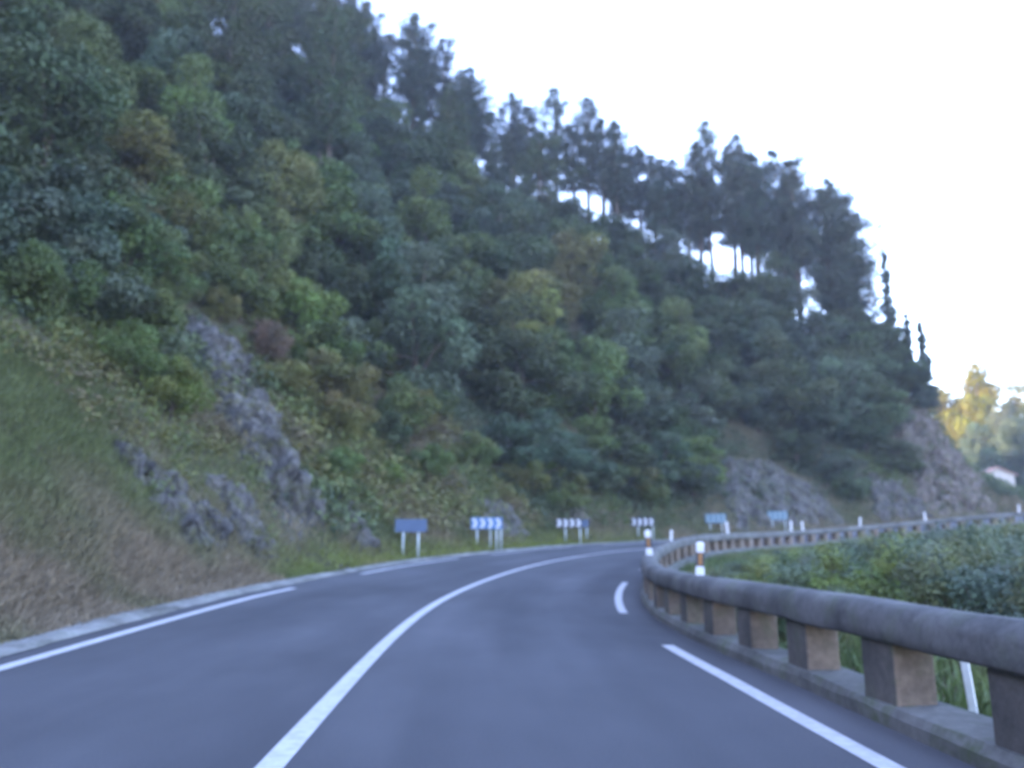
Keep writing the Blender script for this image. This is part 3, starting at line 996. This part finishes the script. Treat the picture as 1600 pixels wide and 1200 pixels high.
for x, y, h, w in [(81.5, 138, 26, 1.0), (85.5, 142, 23, .9), (78.5, 145, 22, .9), (98.0, 143, 20, .9), (101, 150, 15, .9), (91, 150, 9, .8), (74, 148, 13, .8)]:
    z = float(far_h(np.array(x), np.array(y)))
    plant('tall%d' % rnd.randrange(3), (x, y, z - .4), h / 20, w, rnd.uniform(0, 6), jit((.135, .12, .010), .08), 'sunlit tree', 'tree', 'sunlit trees on the far hill')  # leaf colour pushed to yellow to carry the warm sunlight

# ------------------------------------------------------------------ house
hx, hy = 66.2, 110.0
t = empty('house', (hx, hy, 6.3), R(-14))
tag(t, 'pale rendered house with pinkish tiled roof beyond the cliff', 'house')
w = MB()
w.box(-1.9, 1.9, -2.4, 2.4, -1.5, 3.5)
w.prism([(-1.9, 3.5), (1.9, 3.5), (0, 4.4)], -2.4, 2.4)
w.build('wall', M['wall'], t)
r_ = MB()
for sx in (-1, 1):
    r_.prism([(sx * 2.3, 3.33), (sx * 2.3, 3.47), (0, 4.58), (0, 4.43)], -2.75, 2.75)
r_.build('roof', M['roof'], t)
wf = MB().box(-.55, .55, -2.45, -2.39, 1.2, 2.5).build('window', M['wall'], t)
MB().box(-.45, .45, -2.47, -2.44, 1.3, 2.4).build('pane', M['glass'], wf)

# ------------------------------------------------------------------ undergrowth and grass
def scatter_cover():
    rg = np.random.default_rng(77)
    n = 46000
    s = 10 + 78 * rg.random(n)
    u = 1.2 + 46 * rg.random(n) ** 1.35
    dens = fbm(s * .35, u * .35, 0, 3, 51)
    keep = (u < crest_u(s) + 3) & (rg.random(n) < np.clip((dens - .2) * 3.4, 0, 1))
    grassbank = (s < 17.5) & (u < 6.6 - .25 * np.maximum(s - 12, 0))
    keep &= ~grassbank
    keep &= ~((u < 2.2) & (rg.random(n) < .75))
    keep &= ~((s < 23) & (u < 5.5) & (rg.random(n) < .6))
    for (a, b, ra, rb) in ((23.5, 2, 1.5, 2), (25.3, 4.8, 1.6, 2), (27.4, 8.3, 1.6, 2), (29, 11, 1.4, 2), (18.6, 2.4, 1.3, 1.8), (21, 1.8, 1, 1.4), (66, 2.5, 6, 3.2), (81.3, 4, 3.2, 5), (81.8, 8, 1.7, 3), (76, 2, 2.4, 1.8), (39.3, 2, 1.6, 1.2), (44.6, 6.2, 1, 1)):
        keep &= ~((((s - a) / ra) ** 2 + ((u - b) / rb) ** 2 < 1) & (rg.random(n) < .74))
    s, u = s[keep], u[keep]
    x, y, z = terr(s, u)
    k = len(s)
    r = .22 + .35 * rg.random(k)
    hue = fbm(s * .22, u * .22, 3, 3, 61)
    cols = np.array([DG, BG, MG, OL, (.13, .10, .055)])
    q = np.clip((hue - .25) / .5, 0, .999) + (rg.random(k) - .5) * .35
    far_ = s > 42
    q = np.where(far_, q * .5, q + .12)
    q = np.clip(q, 0, .999) * 4
    i = np.floor(q).astype(int)
    f = (q - i)[:, None]
    c = cols[i] * (1 - f) + cols[np.minimum(i + 1, 4)] * f
    c = c * (.8 + .4 * rg.random((k, 1)))
    C = np.stack([x, y, z + r * .45 + .25 * rg.random(k)], 1)
    nr = s < 24
    V, T = leaves(C[~nr], r[~nr], 14, .19, .115, rg, .35, .35, tint=c[~nr])
    V2, T2 = leaves(C[nr], r[nr] * .9, 30, .115, .07, rg, .35, .3, tint=c[nr])
    V, T = np.concatenate([V, V2]), np.concatenate([T, T2])
    return leaf_mesh('undergrowth', V, T)
o = link('undergrowth', scatter_cover(), M['cover'])
tag(o, 'low brambles, ferns and ivy covering the hillside', 'undergrowth', kind='stuff')

def blades(x, y, z, L, W, cols, rg, lean=.5, away=None):
    n = len(x)
    a = rg.random(n) * 6.283
    d = np.stack([np.cos(a), np.sin(a), np.zeros(n)], 1)
    l = lean * rg.random((n, 1))
    a2 = rg.random((n, 1)) * 6.283
    dirn = np.concatenate([np.cos(a2) * l, np.sin(a2) * l, np.ones((n, 1))], 1)
    if away is not None:
        dirn[:, :2] += away
    dirn /= np.linalg.norm(dirn, axis=1, keepdims=True)
    L = L[:, None]
    B = np.stack([x, y, z - .03], 1)
    w = d * W / 2
    mid = B + dirn * L * .55
    droop = dirn.copy()
    droop[:, 2] -= .45
    droop[:, :2] *= 1.7
    tip = mid + droop * L * .45
    V = np.stack([B - w, B + w, mid + w * .8, mid - w * .8, mid - w * .8, mid + w * .8, tip + w * .1, tip - w * .1], 1).reshape(-1, 3)
    return V, np.repeat(cols, 8, 0)

def make_grass():
    rg = np.random.default_rng(5)
    VV, TT = [], []
    # near grassy bank
    n = 80000
    s = 6 + 13.5 * rg.random(n)
    u = -.2 + 8.4 * rg.random(n) ** 1.15
    m = u < 7.6 - .28 * np.maximum(s - 12, 0)
    s, u = s[m], u[m]
    # whole verge strip up to the far end
    n2 = 56000
    s2 = 18 + 68 * rg.random(n2) ** 1.25
    u2 = .02 + (1.0 + 3.8 * rg.random(n2)) * rg.random(n2)
    n3 = 26000
    s3 = 20 + 28 * rg.random(n3)
    u3 = 1 + 10 * rg.random(n3)
    pn = fbm(s3 * .4, u3 * .4, 2, 3, 71)
    m = pn > .48
    s, u = np.concatenate([s, s2, s3[m]]), np.concatenate([u, u2, u3[m]])
    for (a, b, ra, rb) in ((23.4, 2, 1.4, 2), (25.3, 4.8, 1.4, 2), (27.4, 8.3, 1.4, 2), (18.6, 2.4, 1.2, 1.8), (66, 2.5, 6, 2.6), (81.3, 3, 3.2, 3.4), (76, 2, 2.4, 1.6), (39.3, 2, 1.4, 1.2)):
        m = ~((((s - a) / ra) ** 2 + ((u - b) / rb) ** 2 < 1) & (rg.random(len(s)) < .62))
        s, u = s[m], u[m]
    x, y, z = terr(s, u)
    k = len(s)
    z = z + .35 * (((s - 23.6) / 1.2) ** 2 + ((u - 2.6) / 2.6) ** 2 < 1) * rg.random(k)
    dry = np.clip(1.2 - u / 2.9 + (fbm(s * .5, u * .5, 4, 3, 81) - .5) * 2.2, 0, 1)
    dry = np.where(s > 20, np.clip(.35 + (fbm(s * .35, u * .6, 5, 3, 83) - .5) * 2.6 + np.clip((s - 45) / 40, 0, .35), 0, 1), dry)
    lush = np.clip(1 - np.abs(u - .5) / .8, 0, 1) * np.clip((s - 19) / 4, 0, 1) * np.clip((56 - s) / 10, 0, 1)
    cg, cd, cl = np.array([.13, .15, .06]), np.array([.255, .20, .135]), np.array([.21, .24, .045])
    c = cg * (1 - dry[:, None]) + cd * dry[:, None]
    c = c * (1 - .8 * lush[:, None]) + cl * .8 * lush[:, None]
    c = c * (.65 + .7 * rg.random((k, 1)))
    L = (.12 + .24 * rg.random(k)) * np.clip(.5 + u / 1.2, .5, 1.1) * (.7 + .7 * fbm(s * 1.2, u * 1.2, 6, 2, 97))
    dn = np.stack([np.cos(head(s)), -np.sin(head(s))], 1) * .45
    V, T = blades(x, y, z, L, .030, c, rg, 1.1, dn)
    VV.append(V)
    TT.append(T)
    # inside the bend
    n = 60000
    s = 2 + 80 * rg.random(n) ** 1.3
    v = .02 + 17 * rg.random(n) ** 1.7
    x, y, z = inner(s, v)
    c = np.array([.10, .135, .045]) * (.55 + .8 * rg.random((n, 1)))
    tall = fbm(s * .5, v * .5, 1, 3, 91)
    c = c * (1 - np.clip((tall[:, None] - .5) * 3, 0, .6)) + np.array([.19, .17, .08]) * np.clip((tall[:, None] - .5) * 3, 0, .6)
    L = (.2 + .4 * rg.random(n)) * (.6 + .9 * tall) * np.clip(.5 + v / 3, .5, 1.5)
    V, T = blades(x, y, z, L, .034, c, rg, .7)
    VV.append(V)
    TT.append(T)
    V, T = np.concatenate(VV), np.concatenate(TT)
    return np_mesh('grass', V, np.arange(len(V)).reshape(-1, 4), T)
o = link('grass', make_grass(), M['grass'])
tag(o, 'dry brown and green grass on the banks and verges', 'grass', kind='stuff')

# ------------------------------------------------------------------ haze added to lift the dark tones, like lens glare
hz = MB().box(-160, 260, -60, 320, -8, 110).build('haze', None)
hm = bpy.data.materials.new('added_haze')
hm.use_nodes = True
hm.node_tree.nodes.clear()
ho = hm.node_tree.nodes.new('ShaderNodeOutputMaterial')
hv = hm.node_tree.nodes.new('ShaderNodeVolumePrincipled')
hv.inputs['Color'].default_value = (.85, .88, .95, 1)
hv.inputs['Density'].default_value = .0006
hm.node_tree.links.new(hv.outputs[0], ho.inputs['Volume'])
hz.data.materials.append(hm)
tag(hz, 'thin haze added over the valley to lift the dark tones', kind='stuff')

# ------------------------------------------------------------------ camera
PITCH = math.atan((844.3 - 600) / 1243.14)
cam = bpy.data.cameras.new('camera')
co = bpy.data.objects.new('camera', cam)
COL.objects.link(co)
co.location = (0, 0, 1.313)
co.rotation_mode = 'XYZ'
co.rotation_euler = (math.pi / 2 + PITCH, .003, 0)
cam.sensor_width = 36
cam.lens = 36 * 1243.14 / 1600
cam.clip_start, cam.clip_end = .05, 5000
cam.dof.use_dof = True
cam.dof.focus_distance = 1.6
cam.dof.aperture_fstop = 2.8
sc.camera = co

# ------------------------------------------------------------------ plant labels
from bpy_extras.object_utils import world_to_camera_view
bpy.context.view_layer.update()
ORD = 'first second third fourth fifth sixth seventh eighth ninth tenth eleventh twelfth thirteenth fourteenth fifteenth sixteenth seventeenth eighteenth nineteenth twentieth'.split()
def ordw(n):
    if n < 20:
        return ORD[n]
    t, r = divmod(n + 1, 10)
    tens = ['', '', 'twent', 'thirt', 'fort', 'fift', 'sixt', 'sevent', 'eight', 'ninet'][t]
    return tens + 'y-' + ORD[r - 1] if r else tens + 'ieth'
def scr(t):
    p = t.matrix_world.translation.copy()
    p.z += .5 * 6 * t.scale[2]
    v = world_to_camera_view(sc, co, p)
    return v.x * 1600, (1 - v.y) * 1200
def shade(t):
    c = [ch for ch in t.children if ch.name.startswith('crown')][0].color
    if c[0] > .142 and c[1] < .118:
        return 'rusty brown'
    if c[0] > .11 and c[1] < c[0] * 1.12:
        return 'yellowish olive'
    if c[2] > c[1] * .52:
        return 'bluish green'
    if c[1] > .152:
        return 'light green'
    if c[1] > .103:
        return 'mid green'
    return 'dark green'
ANCH = [(150, 'grassy bank'), (430, 'tall grey rock rib'), (648, 'plain dark blue board'), (762, 'bright blue board'), (892, 'first bold chevron board'), (1000, 'second bold chevron board'),
        (1117, 'first faded board'), (1215, 'last faded board'), (1330, 'smooth rock end'), (1480, 'brown cliff')]
ANCH2 = [(1137, 'delineator past the first faded board'), (1246, 'close pair of delineators'), (1343, 'delineator at the smooth rock end'), (1449, 'delineator before the brown cliff'), (1590, 'delineator nearest the pale house')]
groups = {}
for t, word, grp in PLANTS:
    groups.setdefault(grp, []).append((scr(t), t, word))
for grp, rows in groups.items():
    if grp == 'shrubs inside the bend':
        cols_ = {}
        for (px_, py_), t, word in rows:
            a = min(ANCH2, key=lambda q: abs(q[0] - px_))[1]
            cols_.setdefault((a, shade(t)), []).append((py_, t))
        for (a, sh), lst in cols_.items():
            lst.sort(key=lambda q: q[0])
            for k, (_, t) in enumerate(lst):
                t['label'] = f'{sh} leafy shrub below the {a}' + (f', {ordw(k)} one down' if len(lst) > 1 else '')
    elif grp in ('broadleaf trees on the wooded slope', 'bushes on the near bank', 'pines in the upper wood'):
        cols_ = {}
        for (px_, py_), t, word in rows:
            a = min(ANCH, key=lambda q: abs(q[0] - px_))[1]
            cols_.setdefault((a, shade(t), word), []).append((py_, t))
        for (a, sh, word), lst in cols_.items():
            lst.sort(key=lambda q: -q[0])
            for k, (_, t) in enumerate(lst):
                n = 'only' if len(lst) == 1 else ordw(k) + ' from the bottom of the'
                t['label'] = f'{n} {sh} {word} above the {a}' if len(lst) == 1 else f'{sh} {word} above the {a}, {ordw(k)} one up the slope'
    else:
        rows.sort(key=lambda q: q[0][0])
        place = {'pines along the skyline': 'bare trunked pine on the skyline ridge', 'thin conifers on the ridge end': 'thin pointed conifer where the ridge drops',
                 'shrubs inside the bend': 'leafy shrub behind the barrier inside the bend', 'trees round the far house': 'broadleaf tree by the far house and cliff',
                 'sunlit trees on the far hill': 'tree on the far hill top'}[grp]
        for k, (_, t, word) in enumerate(rows):
            t['label'] = f'{shade(t)} {place}, {ordw(k)} from the left'

# ------------------------------------------------------------------ light
SUN_EL, SUN_AZ = 17.0, 262.0           # degrees; azimuth clockwise from +Y
w = bpy.data.worlds.new('World')
sc.world = w
w.use_nodes = True
nt = w.node_tree
bg = nt.nodes['Background']
sky = nt.nodes.new('ShaderNodeTexSky')
sky.sky_type = 'NISHITA'
sky.sun_disc = False
sky.sun_elevation = R(SUN_EL)
sky.sun_rotation = R(SUN_AZ)
sky.air_density, sky.dust_density, sky.ozone_density = 1.0, 1.0, 1.5
tn = nt.nodes.new('ShaderNodeMix')
tn.data_type, tn.blend_type = 'RGBA', 'MULTIPLY'
tn.inputs[0].default_value = 1
tn.inputs[7].default_value = (1.04, .965, 1.14, 1)
nt.links.new(sky.outputs[0], tn.inputs[6])
nt.links.new(tn.outputs[2], bg.inputs[0])
bg.inputs[1].default_value = .15
sun = bpy.data.lights.new('sun', 'SUN')
sun.energy = 2.0
sun.angle = R(.5)
sun.color = (1, .84, .48)
so = bpy.data.objects.new('sun', sun)
COL.objects.link(so)
from mathutils import Vector
d = Vector((math.sin(R(SUN_AZ)) * math.cos(R(SUN_EL)), math.cos(R(SUN_AZ)) * math.cos(R(SUN_EL)), math.sin(R(SUN_EL))))
so.rotation_euler = d.to_track_quat('Z', 'Y').to_euler()
so.location = (0, 0, 90)

sc.render.engine = 'CYCLES'
sc.cycles.use_denoising = True
sc.cycles.max_bounces = 6
sc.cycles.diffuse_bounces = 3
sc.cycles.transparent_max_bounces = 4
sc.view_settings.view_transform = 'Standard'
sc.view_settings.look = 'None'
sc.view_settings.exposure = 3.55
sc.view_settings.gamma = 1
